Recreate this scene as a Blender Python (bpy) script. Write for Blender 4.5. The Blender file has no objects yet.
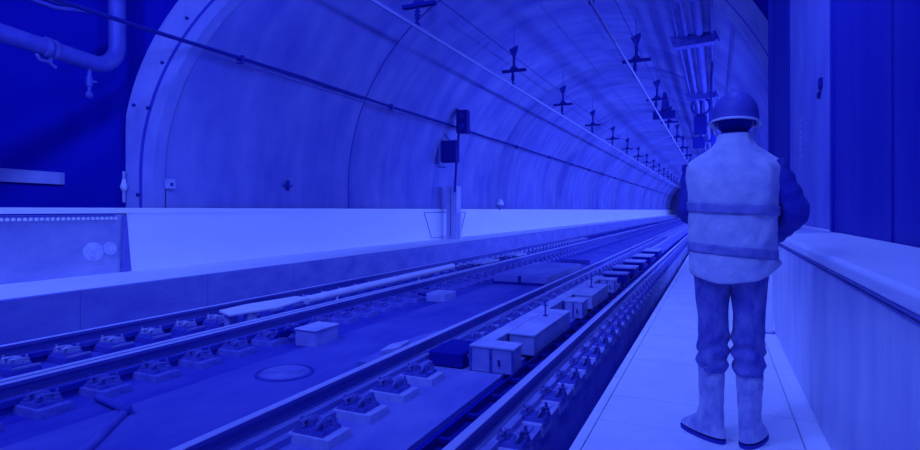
import bpy, bmesh, math, random
from mathutils import Vector, Matrix
random.seed(7)
sc = bpy.context.scene
C = sc.collection
PI = math.pi

# ------------------------------------------------------------------ materials
BLUE_FLOOR = .30
def alb(t):
    t = max(0.004, min(.97, t))
    return (t, t, min(.97, BLUE_FLOOR + (.95 - BLUE_FLOOR) * t ** .6), 1)

def mat(name, t, amt=0.0, scale=3.0, stretch=(1, 1, 1), rough=.7, metal=0.0, bump=0.0, bscale=40.0, detail=6, spec=.35, streak=None, blue=None):
    global BLUE_FLOOR
    BLUE_FLOOR = blue or .30
    m = bpy.data.materials.new(name); m.use_nodes = True
    nt = m.node_tree; N = nt.nodes; L = nt.links
    b = N['Principled BSDF']
    b.inputs['Roughness'].default_value = rough
    b.inputs['Metallic'].default_value = metal
    b.inputs['Specular IOR Level'].default_value = spec
    b.inputs['Base Color'].default_value = alb(t)
    if amt or bump:
        tc = N.new('ShaderNodeTexCoord'); mp = N.new('ShaderNodeMapping')
        mp.inputs['Scale'].default_value = stretch
        L.new(tc.outputs['Object'], mp.inputs['Vector'])
    if amt:
        nz = N.new('ShaderNodeTexNoise'); nz.inputs['Scale'].default_value = scale
        nz.inputs['Detail'].default_value = detail; nz.inputs['Roughness'].default_value = .62
        L.new(mp.outputs[0], nz.inputs['Vector'])
        src = nz.outputs['Fac']
        if streak:
            mp2 = N.new('ShaderNodeMapping'); mp2.inputs['Scale'].default_value = streak[1]
            L.new(tc.outputs['Object'], mp2.inputs['Vector'])
            n2 = N.new('ShaderNodeTexNoise'); n2.inputs['Scale'].default_value = streak[0]; n2.inputs['Detail'].default_value = 4
            L.new(mp2.outputs[0], n2.inputs['Vector'])
            mx = N.new('ShaderNodeMath'); mx.operation = 'ADD'
            L.new(src, mx.inputs[0]); L.new(n2.outputs['Fac'], mx.inputs[1])
            mh = N.new('ShaderNodeMath'); mh.operation = 'MULTIPLY'; mh.inputs[1].default_value = .5
            L.new(mx.outputs[0], mh.inputs[0]); src = mh.outputs[0]
        rp = N.new('ShaderNodeValToRGB')
        rp.color_ramp.elements[0].position = .33; rp.color_ramp.elements[0].color = alb(t - amt)
        rp.color_ramp.elements[1].position = .67; rp.color_ramp.elements[1].color = alb(t + amt)
        L.new(src, rp.inputs[0]); L.new(rp.outputs[0], b.inputs['Base Color'])
    if bump:
        nb = N.new('ShaderNodeTexNoise'); nb.inputs['Scale'].default_value = bscale; nb.inputs['Detail'].default_value = 5
        L.new(mp.outputs[0], nb.inputs['Vector'])
        bp = N.new('ShaderNodeBump'); bp.inputs['Strength'].default_value = bump; bp.inputs['Distance'].default_value = .02
        L.new(nb.outputs['Fac'], bp.inputs['Height']); L.new(bp.outputs[0], b.inputs['Normal'])
    return m

LC = (.085, .152, .84)          # colour of every added lamp, hall and tunnel
def mat_emit(name, s):
    m = bpy.data.materials.new(name); m.use_nodes = True
    b = m.node_tree.nodes['Principled BSDF']
    b.inputs['Base Color'].default_value = alb(.9)
    b.inputs['Emission Color'].default_value = (*LC, 1); b.inputs['Emission Strength'].default_value = s
    return m

M = dict(
    lining=mat('tunnel_concrete', .225, .095, .5, (1, 1, 1), .8, blue=.30, bump=.35, bscale=7, streak=(1.3, (.5, 1.3, .3))),
    joint=mat('joint_sealant', .06, rough=.9),
    ring=mat('portal_concrete', .31, .08, 1.2, (1, 1, .5), .8, bump=.2, bscale=12),
    darkwall=mat('dark_hall_wall', .012, rough=.95, spec=.1, blue=.32),
    steelwall=mat('dark_cladding', .022, .012, 1.5, (1, 1, .15), rough=.6, spec=.2, blue=.27),
    walk=mat('pale_paving', .92, .05, 2.5, (1, 1, 1), .75, bump=.15, bscale=25),
    gap=mat('paving_joint', .08, rough=.95),
    parapet_white=mat('white_painted_parapet', .95, .03, .7, (1, .5, 1), .6),
    parapet=mat('weathered_parapet', .64, .34, 1.2, (1, 2.6, .5), .35, bump=.05, bscale=5, spec=.5, streak=(1.1, (1, .8, .6))),
    cap=mat('parapet_coping', .92, .08, 2, (1, .6, 1), .35, spec=.5),
    panel=mat('brushed_panel', .46, .1, 2, (1, .6, 1.2), .28, metal=.35, spec=.6),
    curb=mat('curb_concrete', .27, .07, 2.2, (1, .6, 1), .85, bump=.3, bscale=18),
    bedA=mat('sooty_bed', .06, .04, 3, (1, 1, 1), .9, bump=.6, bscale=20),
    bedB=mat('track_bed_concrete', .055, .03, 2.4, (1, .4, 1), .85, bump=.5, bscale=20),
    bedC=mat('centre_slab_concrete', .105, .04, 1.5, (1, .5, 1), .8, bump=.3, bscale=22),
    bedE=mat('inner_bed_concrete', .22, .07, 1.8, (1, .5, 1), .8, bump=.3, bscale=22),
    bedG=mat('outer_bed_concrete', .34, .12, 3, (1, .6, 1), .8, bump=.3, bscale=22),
    ditch=mat('shaded_ditch_concrete', .012, rough=.95, spec=.1, blue=.5),  # near-black base: shade below the walkway edge is put into this colour
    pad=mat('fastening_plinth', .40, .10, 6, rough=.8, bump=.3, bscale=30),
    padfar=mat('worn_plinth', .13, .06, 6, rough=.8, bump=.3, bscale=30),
    plate=mat('rusty_base_plate', .10, .05, 9, rough=.7, metal=.2),
    clip=mat('spring_steel', .20, .08, 20, rough=.45, metal=.4),
    clipb=mat('bright_spring_steel', .5, .15, 20, rough=.35, metal=.4),
    rail=mat('rail_steel', .11, .06, 5, (1, .1, 1), .5, metal=.3, bump=.2, bscale=60),
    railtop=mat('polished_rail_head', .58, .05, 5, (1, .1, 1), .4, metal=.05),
    railfoot=mat('rail_foot_steel', .34, .10, 5, (1, .15, 1), .5, metal=.2),
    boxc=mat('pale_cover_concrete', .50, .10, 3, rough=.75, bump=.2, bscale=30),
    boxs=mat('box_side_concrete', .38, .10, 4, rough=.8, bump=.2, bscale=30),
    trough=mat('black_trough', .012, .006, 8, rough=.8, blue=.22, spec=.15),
    iron=mat('cast_iron', .16, .04, 12, rough=.6, metal=.2),
    black=mat('black_equipment', .015, rough=.7, blue=.18, spec=.15),
    darkm=mat('dark_metal', .03, rough=.7, blue=.2, spec=.2),
    midm=mat('galvanised_metal', .17, .04, 6, rough=.5, metal=.2),
    pipe=mat('painted_pipe', .12, .03, 3, rough=.5, metal=.1),
    bundle=mat('sooty_pipe', .10, .03, 3, rough=.7),
    wire=mat('contact_rail_alloy', .42, rough=.4, metal=.2),
    cable=mat('black_cable', .02, rough=.7, blue=.18, spec=.2),
    white=mat('white_sheet', .80, .05, 4, rough=.6),
    greym=mat('grey_cabinet_paint', .45, .06, 4, rough=.5),
    disc_reflection=mat('pale_reflection', .6, .12, 9, rough=.5),
    vest=mat('hi_vis_fabric', .76, .20, 7, (1, 1, 1), .85, bump=.9, bscale=7),
    band=mat('reflective_band', .33, .10, 14, rough=.6, bump=.3, bscale=30),
    jacket=mat('dark_jacket_fabric', .055, .035, 7, rough=.9, bump=.6, bscale=14),
    jeans=mat('worn_denim', .19, .12, 14, (1, 1, .6), .9, bump=.8, bscale=16),
    boot=mat('muddy_rubber_boot', .50, .22, 14, (1, 1, .7), .6, bump=.3, bscale=25),
    sole=mat('boot_sole', .04, rough=.8),
    helmet=mat('hard_hat_shell', .11, .02, 3, rough=.5, spec=.3),
    brim=mat('hard_hat_rim', .7, rough=.4),
    skin=mat('skin', .30, .03, 8, rough=.6),
    hair=mat('dark_hair', .02, .01, 60, rough=.8),
    pier=mat('pier_concrete', .21, .05, 1.6, (1, 1, .6), .8, bump=.2, bscale=10),
    tube=mat_emit('fill_lamp_tube', 9.0),
)

# ------------------------------------------------------------------ mesh builder
class MB:
    def __init__(s): s.v = []; s.f = []; s.mi = []; s.sm = []; s.cur = 0
    def add(s, vs, fs, smooth=False):
        o = len(s.v); s.v += [tuple(p) for p in vs]
        for f in fs: s.f.append([o + i for i in f]); s.mi.append(s.cur); s.sm.append(smooth)
        return s
    def box(s, x0, x1, y0, y1, z0, z1, R=None, c=None):
        vs = [(x, y, z) for x in (x0, x1) for y in (y0, y1) for z in (z0, z1)]
        if R is not None:
            c = Vector(c); vs = [c + R @ (Vector(p)) for p in vs]
        return s.add(vs, [(0, 1, 3, 2), (4, 6, 7, 5), (0, 4, 5, 1), (2, 3, 7, 6), (0, 2, 6, 4), (1, 5, 7, 3)])
    def frustum(s, x0, x1, y0, y1, z0, z1, i):
        vs = [(x0, y0, z0), (x1, y0, z0), (x1, y1, z0), (x0, y1, z0), (x0 + i, y0 + i, z1), (x1 - i, y0 + i, z1), (x1 - i, y1 - i, z1), (x0 + i, y1 - i, z1)]
        return s.add(vs, [(3, 2, 1, 0), (4, 5, 6, 7), (0, 1, 5, 4), (1, 2, 6, 5), (2, 3, 7, 6), (3, 0, 4, 7)])
    def prismY(s, prof, ys):
        n = len(prof); vs = [(x, y, z) for y in ys for x, z in prof]; fs = []
        for k in range(len(ys) - 1):
            for i in range(n):
                j = (i + 1) % n; fs.append((k * n + i, k * n + j, (k + 1) * n + j, (k + 1) * n + i))
        fs.append(tuple(range(n))); fs.append(tuple(reversed([(len(ys) - 1) * n + i for i in range(n)])))
        return s.add(vs, fs)
    def prism(s, poly, d):                      # poly: 3-D points, extruded by vector d
        n = len(poly); d = Vector(d); vs = [Vector(p) for p in poly] + [Vector(p) + d for p in poly]
        fs = [tuple(range(n)), tuple(reversed(range(n, 2 * n)))] + [(i, (i + 1) % n, n + (i + 1) % n, n + i) for i in range(n)]
        return s.add(vs, fs)
    def tube(s, pts, r, n=12, smooth=True, caps=True):
        pts = [Vector(p) for p in pts]; m = len(pts)
        rs = r if isinstance(r, (list, tuple)) else [r] * m
        prev = None; vs = []
        for i, p in enumerate(pts):
            t = (pts[min(i + 1, m - 1)] - pts[max(i - 1, 0)]).normalized()
            if prev is None:
                a = Vector((0, 0, 1)) if abs(t.z) < .9 else Vector((1, 0, 0)); u = t.cross(a).normalized()
            else:
                u = (prev - t * prev.dot(t)).normalized()
            prev = u; w = t.cross(u)
            rr = rs[i]; ra, rb = rr if isinstance(rr, tuple) else (rr, rr)
            for k in range(n):
                a = 2 * PI * k / n; vs.append(p + u * math.cos(a) * ra + w * math.sin(a) * rb)
        fs = [(i * n + k, i * n + (k + 1) % n, (i + 1) * n + (k + 1) % n, (i + 1) * n + k) for i in range(m - 1) for k in range(n)]
        s.add(vs, fs, smooth)
        if caps: s.add(vs[:n], [tuple(reversed(range(n)))]); s.add(vs[-n:], [tuple(range(n))])
        return s
    def loft(s, rings, n=32, wob=None, caps=True):   # horizontal ellipse rings (cx,cy,cz,rx,ry[,power])
        vs = []
        for r in rings:
            cx, cy, cz, rx, ry = r[:5]; e = r[5] if len(r) > 5 else 1.0
            for k in range(n):
                a = 2 * PI * k / n; ca, sa = math.cos(a), math.sin(a)
                px = math.copysign(abs(ca) ** e, ca); py = math.copysign(abs(sa) ** e, sa)
                w = 1 + (wob(a, cz) if wob else 0)
                dz = r[6] * ca if len(r) > 6 else 0
                vs.append((cx + rx * px * w, cy + ry * py * w, cz + dz))
        m = len(rings)
        s.add(vs, [(i * n + k, i * n + (k + 1) % n, (i + 1) * n + (k + 1) % n, (i + 1) * n + k) for i in range(m - 1) for k in range(n)], True)
        if caps: s.add(vs[:n], [tuple(reversed(range(n)))], True); s.add(vs[-n:], [tuple(range(n))], True)
        return s
    def lathe(s, prof, c, n=24, a0=0, a1=2 * PI, smooth=True):   # (r,z) profile
        full = abs(a1 - a0 - 2 * PI) < 1e-6; k = n if full else n + 1; vs = []
        for i in range(k):
            a = a0 + (a1 - a0) * i / n
            for r, z in prof: vs.append((c[0] + r * math.cos(a), c[1] + r * math.sin(a), c[2] + z))
        m = len(prof); fs = []
        for i in range(n):
            j = (i + 1) % k
            for q in range(m - 1): fs.append((i * m + q, j * m + q, j * m + q + 1, i * m + q + 1))
        return s.add(vs, fs, smooth)
    def build(s, name, m, parent=None, bevel=0, sub=0):
        me = bpy.data.meshes.new(name); me.from_pydata(s.v, [], s.f)
        bm = bmesh.new(); bm.from_mesh(me)
        bmesh.ops.recalc_face_normals(bm, faces=bm.faces); bm.to_mesh(me); bm.free()
        for i, p in enumerate(me.polygons): p.material_index = s.mi[i]; p.use_smooth = s.sm[i]
        for q in (m if isinstance(m, list) else [m]): me.materials.append(q)
        o = bpy.data.objects.new(name, me); C.objects.link(o)
        if parent: o.parent = parent
        if bevel:
            md = o.modifiers.new('bevel', 'BEVEL'); md.width = bevel; md.segments = 2; md.limit_method = 'ANGLE'
        if sub:
            md = o.modifiers.new('sub', 'SUBSURF'); md.levels = sub; md.render_levels = sub
        return o

def tag(o, label=None, cat=None, group=None, kind=None):
    if label: o['label'] = label
    if cat: o['category'] = cat
    if group: o['group'] = group
    if kind: o['kind'] = kind
    return o
def empty(name, loc=(0, 0, 0)):
    o = bpy.data.objects.new(name, None); C.objects.link(o); o.location = loc; o.empty_display_size = .1; return o
def struct(o): o['kind'] = 'structure'; return o
def dup(root, loc):
    r = root.copy(); C.objects.link(r); r.location = loc
    for ch in root.children:
        c = ch.copy(); C.objects.link(c); c.parent = r
        for g in ch.children:
            d = g.copy(); C.objects.link(d); d.parent = c
    return r

# ------------------------------------------------------------------ camera  (X right, Y down the tunnel, walkway top = z 0)
YAW = math.atan(256 / 560)
cam = bpy.data.cameras.new('camera'); co = bpy.data.objects.new('camera', cam); C.objects.link(co)
co.location = (0, 0, 1.2); co.rotation_euler = (PI / 2, 0, YAW)
cam.sensor_width = 36; cam.lens = 36 * 560 / 920; cam.shift_y = -15 / 920
cam.clip_end = 500
sc.camera = co

# ------------------------------------------------------------------ setting: tunnel
CX, CZ, R = -4.2, 1.88, 5.88
YEND = 150
def y0(x): return 7.5 + .66 * (x + 10.05)
joints = [14.0 + 12.2 * k for k in range(11)]
A0, A1 = math.radians(-22), math.radians(202)        # angle measured from +x
NA = 96
def prof_pt(a, r):                                    # circle above the springing, upright walls below it
    ca, sa = math.cos(a), math.sin(a)
    return (CX + r * ca, CZ + r * sa) if sa >= 0 else (CX + math.copysign(r, ca), CZ + R * sa)
def lining():
    st = []
    for j in joints:
        st += [(j - .075, 0), (j - .065, .06), (j + .065, .06), (j + .075, 0)]
    st = [(-99, 0)] + st + [(YEND, 0)]
    mb = MB(); vs = []
    for (y, g) in st:
        for i in range(NA + 1):
            a = A0 + (A1 - A0) * i / NA
            x, z = prof_pt(a, R + g)
            yy = max(y, y0(prof_pt(a, R)[0]) + .3)
            if yy > y: x, z = prof_pt(a, R)
            vs.append((x, yy, z))
    n = NA + 1
    for k in range(len(st) - 1):
        mb.cur = 1 if st[k][1] and st[k + 1][1] else 0
        fs = [(k * n + i, k * n + i + 1, (k + 1) * n + i + 1, (k + 1) * n + i) for i in range(NA)]
        for f in fs: mb.f.append(list(f)); mb.mi.append(mb.cur); mb.sm.append(True)
    mb.v = vs
    o = mb.build('ceiling', [M['lining'], M['joint']])
    return struct(o)
lining()
# portal ring
mb = MB(); vs = []
for i in range(NA + 1):
    a = A0 + (A1 - A0) * i / NA; ca, sa = math.cos(a), math.sin(a)
    ro = 6.32 + .28 * max(0, sa)
    for r, dy in ((R, .32), (R, .05), (R + .16, .03), (R + .19, 0), (ro, 0), (ro, .32)):
        x, z = prof_pt(a, r); x = max(x, -10.47); vs.append((x, y0(x) + dy, z))
mb.add(vs, [(i * 6 + k, i * 6 + k + 1, (i + 1) * 6 + k + 1, (i + 1) * 6 + k) for i in range(NA) for k in range(5)])
mb.mi = [1 if q % 5 == 2 else 0 for q in range(len(mb.f))]
struct(mb.build('trim_1', [M['ring'], M['joint']]))
# dark wall above and beside the portal (with the arch left open)
mb = MB(); vs = []
for i in range(NA + 1):
    a = A0 + (A1 - A0) * i / NA; ca, sa = math.cos(a), math.sin(a)
    for r in (6.25, 26):
        x = CX + r * ca; vs.append((x, y0(x) + .3, CZ + r * sa)); 
    vs.append((vs[-1][0], vs[-1][1] + .3, vs[-1][2]))
mb.add(vs, [(i * 3, i * 3 + 1, (i + 1) * 3 + 1, (i + 1) * 3) for i in range(NA)] + [(i * 3 + 1, i * 3 + 2, (i + 1) * 3 + 2, (i + 1) * 3 + 1) for i in range(NA)])
struct(mb.build('wall_portal', M['darkwall']))
# end of the tunnel seen very far
mb = MB(); mb.box(-12, 3, YEND, YEND + .3, -1, 9); struct(mb.build('wall_far', M['lining']))

# left walkway, curb, parapet
Y0, Y1 = -2.0, YEND
mb = MB(); mb.box(-10.05, -8.35, Y0, Y1, -.1, .05); struct(mb.build('floor', M['walk']))
mb = MB()
y = -1.6
while y < 90:
    mb.box(-8.22 - .12, -8.22, y, y + 2.19, -.62, .05); y += 2.2
mb.box(-8.34, -8.235, Y0, Y1, -.62, .04); mb.box(-8.35, -8.22, 90, Y1, -.62, .05)
struct(mb.build('baseboard_left', M['curb']))
mb = MB(); mb.box(-10.2, -10.0, 6.92, Y1, .05, 1.24); mb.box(-10.24, -9.97, Y0, Y1, 1.14, 1.24)
struct(mb.build('wall_left', M['parapet_white']))
# hall floor behind left parapet
mb = MB(); mb.box(-26, -10.2, -6, 9.5, -.2, 0); struct(mb.build('floor', M['darkwall']))

# bed strips
def strip(x0, x1, zt, m, yb=Y1, ya=Y0):
    b = MB(); b.box(x0, x1, ya, yb, -1.0, zt); return struct(b.build('floor', m))
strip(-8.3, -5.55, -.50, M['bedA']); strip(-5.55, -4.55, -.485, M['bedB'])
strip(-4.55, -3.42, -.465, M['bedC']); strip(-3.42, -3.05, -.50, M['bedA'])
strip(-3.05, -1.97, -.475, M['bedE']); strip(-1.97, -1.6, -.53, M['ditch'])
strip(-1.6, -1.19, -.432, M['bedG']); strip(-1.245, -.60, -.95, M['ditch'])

# right walkway paving, individual flags over a dark base
mb = MB(); mb.cur = 1; mb.box(-.655, 1.8, Y0, Y1, -1.0, -.02); mb.cur = 0
ys = [-1.5, -.6, .4, 1.4, 2.35, 3.25]
yy = 3.25; st = (.47, .95)
k = 0
while yy < 90: yy += (.47 if k == 0 else .95 + (k % 3) * .02); ys.append(yy); k += 1
for a, b in zip(ys, ys[1:]):
    for x0, x1 in ((-.612, .405), (.412, .55)): mb.box(x0, x1, a + .003, b - .003, -.03, 0)
    mb.box(.55, 1.8, a, b, -.03, -.001)
q = -1.5
while q < 90: mb.box(-.67, -.62, q, q + 1.87, -.14, 0); q += 1.88
struct(mb.build('floor', [M['walk'], M['gap']]))

# right parapet
YE = 6.2
mb = MB(); mb.box(.52, .98, Y0, YE, 0, .90); struct(mb.build('wall_right', M['parapet'], bevel=.01))
mb = MB()
mb.prismY([(.512, .905), (.508, .92), (.508, .955), (.522, .972), (1.02, .985), (1.06, .985), (1.06, .905)], [Y0, YE + .03])
struct(mb.build('trim_2', M['cap'], bevel=.006))
mb = MB(); mb.box(.512, .52, Y0, YE, .878, .886); mb.box(.508, .52, Y0, YE, .897, .9045); struct(mb.build('trim_3', M['midm']))
p = empty('parapet_post', (.47, YE + .02, 0)); tag(p, 'pale upright post at the far end of the right parapet behind the worker', 'post')
mb = MB(); mb.box(-.03, .03, -.03, .03, 0, .94); mb.build('shaft', M['white'], p, bevel=.004)
mb = MB(); mb.box(-.05, .05, -.05, .05, 0, .012); mb.build('foot_plate', M['midm'], p)
mb = MB(); mb.box(.56, 1.0, YE + .05, 14.0, 0, .9); mb.box(.53, 1.06, YE + .05, 14.0, .9, .98); struct(mb.build('wall_right', M['parapet']))

# right dark cladding, lit pier, dark recess
mb = MB()
for k in range(8):
    a = -1.9 + k * 1.08; mb.box(1.06 + (.012 if k % 2 else 0), 1.2, a, a + 1.072, .6, 9)
mb.box(1.085, 1.25, -2, 6.70, .6, 9)
mb.box(1.05, 1.2, 6.62, 6.73, .6, 9)
struct(mb.build('wall_right', M['steelwall']))
mb = MB(); mb.box(1.12, 1.7, 6.735, 10.75, .5, 9); struct(mb.build('wall_right', M['pier'], bevel=.01))
mb = MB(); mb.box(1.10, 1.7, 10.76, 14.3, .5, 9); mb.box(1.02, 1.2, 13.6, 13.75, .5, 9); struct(mb.build('wall_right', M['steelwall']))
mb = MB(); mb.box(1.05, 1.12, 6.75, 10.7, .5, .985); struct(mb.build('trim_4', M['cap']))

# small marks on the pier
t = empty('junction_box', (1.12, 7.66, 2.62)); tag(t, 'small dark box fixed high on the pale concrete pier', 'junction box')
mb = MB(); mb.box(-.035, 0, -.06, .06, 0, .11); mb.build('housing', M['black'], t, bevel=.004)
mb = MB(); mb.box(-.028, 0, .10, .20, -.09, -.03); mb.build('lower_box', M['black'], t, bevel=.004)
mb = MB(); mb.tube([(-.02, 0, 0), (-.02, .05, -.05), (-.015, .12, -.05)], .008, 6); mb.build('conduit', M['black'], t)
for z, w in ((3.13, .07), (2.79, .07), (1.93, .05)):
    b = MB(); b.box(1.075, 1.12, 6.735, 6.735 + .16, z, z + .035)
    tag(b.build('anchor_bracket', M['black']), {3.13: 'topmost dark bracket on the pale pier beside the black wall', 2.79: 'dark bracket on the pale pier, second from the top', 1.93: 'lowest dark bracket on the pale pier, near the coping'}[z], 'bracket', 'brackets on the pier edge')
# faint vertical lettering-like relief strip on the pier
mb = MB()
for k in range(7): mb.box(1.112, 1.121, 9.4, 9.62, 1.96 + k * .085, 2.02 + k * .085)
tag(mb.build('stencil_plate', M['ring']), 'narrow worn upright strip of marks on the pale pier', 'marking')

# ------------------------------------------------------------------ left steel panel section of the parapet
t = empty('steel_panel', (-10.0, -1.9, 0)); tag(t, 'long glossy dark steel panel set in the left parapet before the tunnel mouth', 'panel')
mb = MB(); mb.box(-.12, -.02, 0, 8.77, .05, 1.12); mb.build('sheet', M['panel'], t)
mb = MB(); mb.prism([(-.015, 8.70, .05), (-.015, 8.9, .05), (-.015, 8.81, 1.1), (-.015, 8.75, 1.1)], (.03, 0, 0)); mb.build('end_plate', M['midm'], t)
mb = MB(); mb.box(-.02, .0, 0, 8.6, 1.085, 1.11); mb.build('fixing_strip', M['midm'], t)
mb = MB()
for k in range(62):
    yk = 3.6 + k * .082; mb.lathe([(0, .024), (.02, .02), (.03, .006), (.03, -.03)], (.005, yk, 1.055), 8)
o = mb.build('rivet_row', M['white'], t)
for n, (yk, zk, r) in enumerate(((8.20, .46, .17), (8.50, .50, .12))):  # lamp reflections on the panel, modelled as pale discs
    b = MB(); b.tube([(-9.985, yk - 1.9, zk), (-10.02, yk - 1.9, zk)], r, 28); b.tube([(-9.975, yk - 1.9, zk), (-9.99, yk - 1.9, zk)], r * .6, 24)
    tag(b.build('reflection_disc', M['disc_reflection']), ('larger pale disc painting a lamp reflection on the glossy steel panel', 'smaller pale disc painting a lamp reflection near the end of the steel panel')[n], 'cover')

# ------------------------------------------------------------------ rails
def rail(x, y0_, y1_, label, zt=-.25):
    t = empty('rail', (x, y0_, zt)); tag(t, label, 'rail', 'running rails of the two tracks')
    L_ = y1_ - y0_
    ysn = [0, L_]
    b = MB(); b.prismY([(-.036, -.04), (-.036, -.006), (-.028, 0), (.028, 0), (.036, -.006), (.036, -.04), (.012, -.052), (-.012, -.052)], ysn)
    o = b.build('head', [M['rail'], M['railtop']], t)
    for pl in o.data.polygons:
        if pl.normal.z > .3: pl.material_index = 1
    b = MB(); b.prismY([(-.012, -.052), (.012, -.052), (.010, -.13), (.02, -.145), (-.02, -.145), (-.010, -.13)], ysn); b.build('web', M['rail'], t)
    b = MB(); b.prismY([(-.02, -.145), (.02, -.145), (.075, -.158), (.075, -.17), (-.075, -.17), (-.075, -.158)], ysn); b.build('foot', M['railfoot'], t)
    return t
XR = {'R1': -1.48, 'R0': -2.98, 'L1': -5.43, 'L0': -6.95}
rail(-1.48, -1.5, 148, 'polished rail nearest the paved walkway, right rail of the near track')
rail(-2.98, -1.5, 148, 'left rail of the near track, running beside the large plinths')
rail(-5.43, -1.5, 148, 'right rail of the far track, beside the centre slab')
rail(-6.95, -1.5, 148, 'far track rail nearest the left curb')
# concrete sill beneath each rail
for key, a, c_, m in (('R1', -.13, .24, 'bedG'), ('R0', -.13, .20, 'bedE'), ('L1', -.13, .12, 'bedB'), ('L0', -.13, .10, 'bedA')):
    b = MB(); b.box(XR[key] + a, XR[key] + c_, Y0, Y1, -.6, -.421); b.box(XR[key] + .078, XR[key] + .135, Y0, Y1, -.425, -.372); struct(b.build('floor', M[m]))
# short guard rail inside the far track
rail(-5.62, -1.5, 60, 'guard rail close inside the right rail of the far track', -.27)

# ------------------------------------------------------------------ rail fastenings (each plinth with its plate, clips and bolts)
def fastening(x, y, m_pad, pw0, pw1, h, cm, fc, sc_=1.0, lip=None):
    t = empty('rail_fastening', (x, y, -.5))
    b = MB(); b.frustum(pw0, pw1, -.15, .15, 0, h, .018); b.build('plinth', m_pad, t, bevel=.006)
    if lip:
        b = MB(); b.box(pw1 - .05, pw1 - .02, -.13, .13, h, h + .02); b.build('edge_lip', lip, t)
    w = .13 * sc_
    b = MB(); b.frustum(fc - w, fc + w, -.11 * sc_, .11 * sc_, h, h + .028, .012); b.build('base_plate', M['plate'], t)
    z = h + .028
    for sx in (-1, 1):
        b = MB(); q = fc + sx * .055 * sc_
        b.tube([(q, -.07 * sc_, z + .01), (q + sx * .02, -.075 * sc_, z + .05), (q, -.02 * sc_, z + .05), (q + sx * .015, .03 * sc_, z + .045), (q, .075 * sc_, z + .035), (q - sx * .02, .07 * sc_, z + .01)], .016 * sc_, 7)
        b.frustum(q - .03 * sc_, q + .03 * sc_, -.045 * sc_, .045 * sc_, z, z + .045 * sc_, .008); b.build('spring_clip', cm, t)
    for sx, sy in ((-.6, -.85), (.7, .8)):
        b = MB()
        b.lathe([(0, .085), (.012, .085), (.012, .05), (.024, .05), (.024, .022), (.034, .02), (.034, 0)], (fc + sx * w, sy * .08 * sc_, z), 6, smooth=False); b.build('bolt', cm, t)
    return t
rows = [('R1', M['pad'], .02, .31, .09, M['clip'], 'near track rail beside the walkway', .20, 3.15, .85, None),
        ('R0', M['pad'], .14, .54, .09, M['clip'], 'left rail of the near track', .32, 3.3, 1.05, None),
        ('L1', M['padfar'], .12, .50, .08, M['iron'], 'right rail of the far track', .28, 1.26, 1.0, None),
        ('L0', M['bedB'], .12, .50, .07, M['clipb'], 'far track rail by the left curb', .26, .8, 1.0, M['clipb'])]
words = ['nearest to the camera', 'second nearest to the camera', 'third nearest to the camera', 'fourth nearest to the camera', 'fifth nearest to the camera']
S = .52
for key, pm, a, b_, h, cm, lab, fc, ys_, sc_, lip in rows:
    proto = None; yk = ys_; k = 0
    n_ = 60
    while k < n_:
        if key == 'R0' and 5.1 < yk < 6.15: yk += S; k += 1; continue
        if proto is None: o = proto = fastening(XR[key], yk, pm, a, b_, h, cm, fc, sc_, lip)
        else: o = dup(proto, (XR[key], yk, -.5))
        tag(o, ('bolted plinth under the %s, %s' % (lab, words[k])) if k < 5 else 'bolted plinth under the %s, farther along' % lab, 'rail fastening', 'rail fastenings under the ' + lab)
        yk += S; k += 1
    b = MB()
    while yk < 75:
        b.frustum(XR[key] + a, XR[key] + b_, yk - .15, yk + .15, -.5, -.5 + h, .03); b.box(XR[key] + fc - .1, XR[key] + fc + .1, yk - .06, yk + .06, -.5 + h, -.4 + h); yk += S
    tag(b.build('distant_rail_plinths', pm), 'distant plinths under the %s' % lab, 'rail fastening', kind='stuff')

# dark trough along the inside of the right rail
t = empty('cable_trough', (-1.735, 1.0, -.53)); tag(t, 'long black cable trough with cross bars, inside the rail near the walkway', 'cable trough')
b = MB(); b.box(-.105, .12, 0, 40, 0, .03); b.build('tray', M['trough'], t)
b = MB(); b.box(-.105, -.09, 0, 40, .03, .10); b.box(.105, .12, 0, 40, .03, .10); b.build('side_rail', M['trough'], t)
b = MB(); b.box(-.09, .105, 0, .05, .05, .085); cb = b.build('cross_bar', M['trough'], t)
for k in range(1, 60):
    c_ = cb.copy(); C.objects.link(c_); c_.parent = t; c_.location = (0, .52 * k, 0)

# ------------------------------------------------------------------ covers and boxes between the near rails
def cover_box(x0, x1, y0_, y1_, z0, z1, name, label, cat, strips=True, sm='boxs', tm='boxc'):
    t = empty(name, ((x0 + x1) / 2, y0_, z0)); tag(t, label, cat)
    w = (x1 - x0) / 2; l = y1_ - y0_; h = z1 - z0
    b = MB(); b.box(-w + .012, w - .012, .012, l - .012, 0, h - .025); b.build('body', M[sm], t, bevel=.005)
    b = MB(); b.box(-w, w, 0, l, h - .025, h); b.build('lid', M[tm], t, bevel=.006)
    if strips:
        for fx in (-.96, -.05, .92):
            b = MB(); b.box(w * fx - .012, w * fx + .012, -.004, .014, 0, h - .025); b.build('corner_strip', M['plate'], t)
        b = MB(); b.tube([(w * .35, -.012, h * .3), (w * .35, -.02, h * .55)], .012, 6); b.build('latch', M['darkm'], t)
    return t
cover_box(-2.34, -1.845, 5.35, 5.64, -.47, -.2, 'equipment_box', 'largest pale concrete box between the near rails, closest to the camera', 'box')
cover_box(-2.34, -2.165, 5.65, 12.1, -.44, -.2, 'cover_slab', 'long narrow cover slab running behind the largest box between the near rails', 'cover slab', False)
cover_box(-2.16, -1.845, 6.05, 7.75, -.44, -.2, 'cover_slab', 'wide pale cover slab between the largest and the middle box', 'cover slab', False)
cover_box(-2.16, -1.845, 8.6, 8.95, -.47, -.2, 'equipment_box', 'middle pale box between the near rails, beyond the wide slab', 'box')
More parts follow.
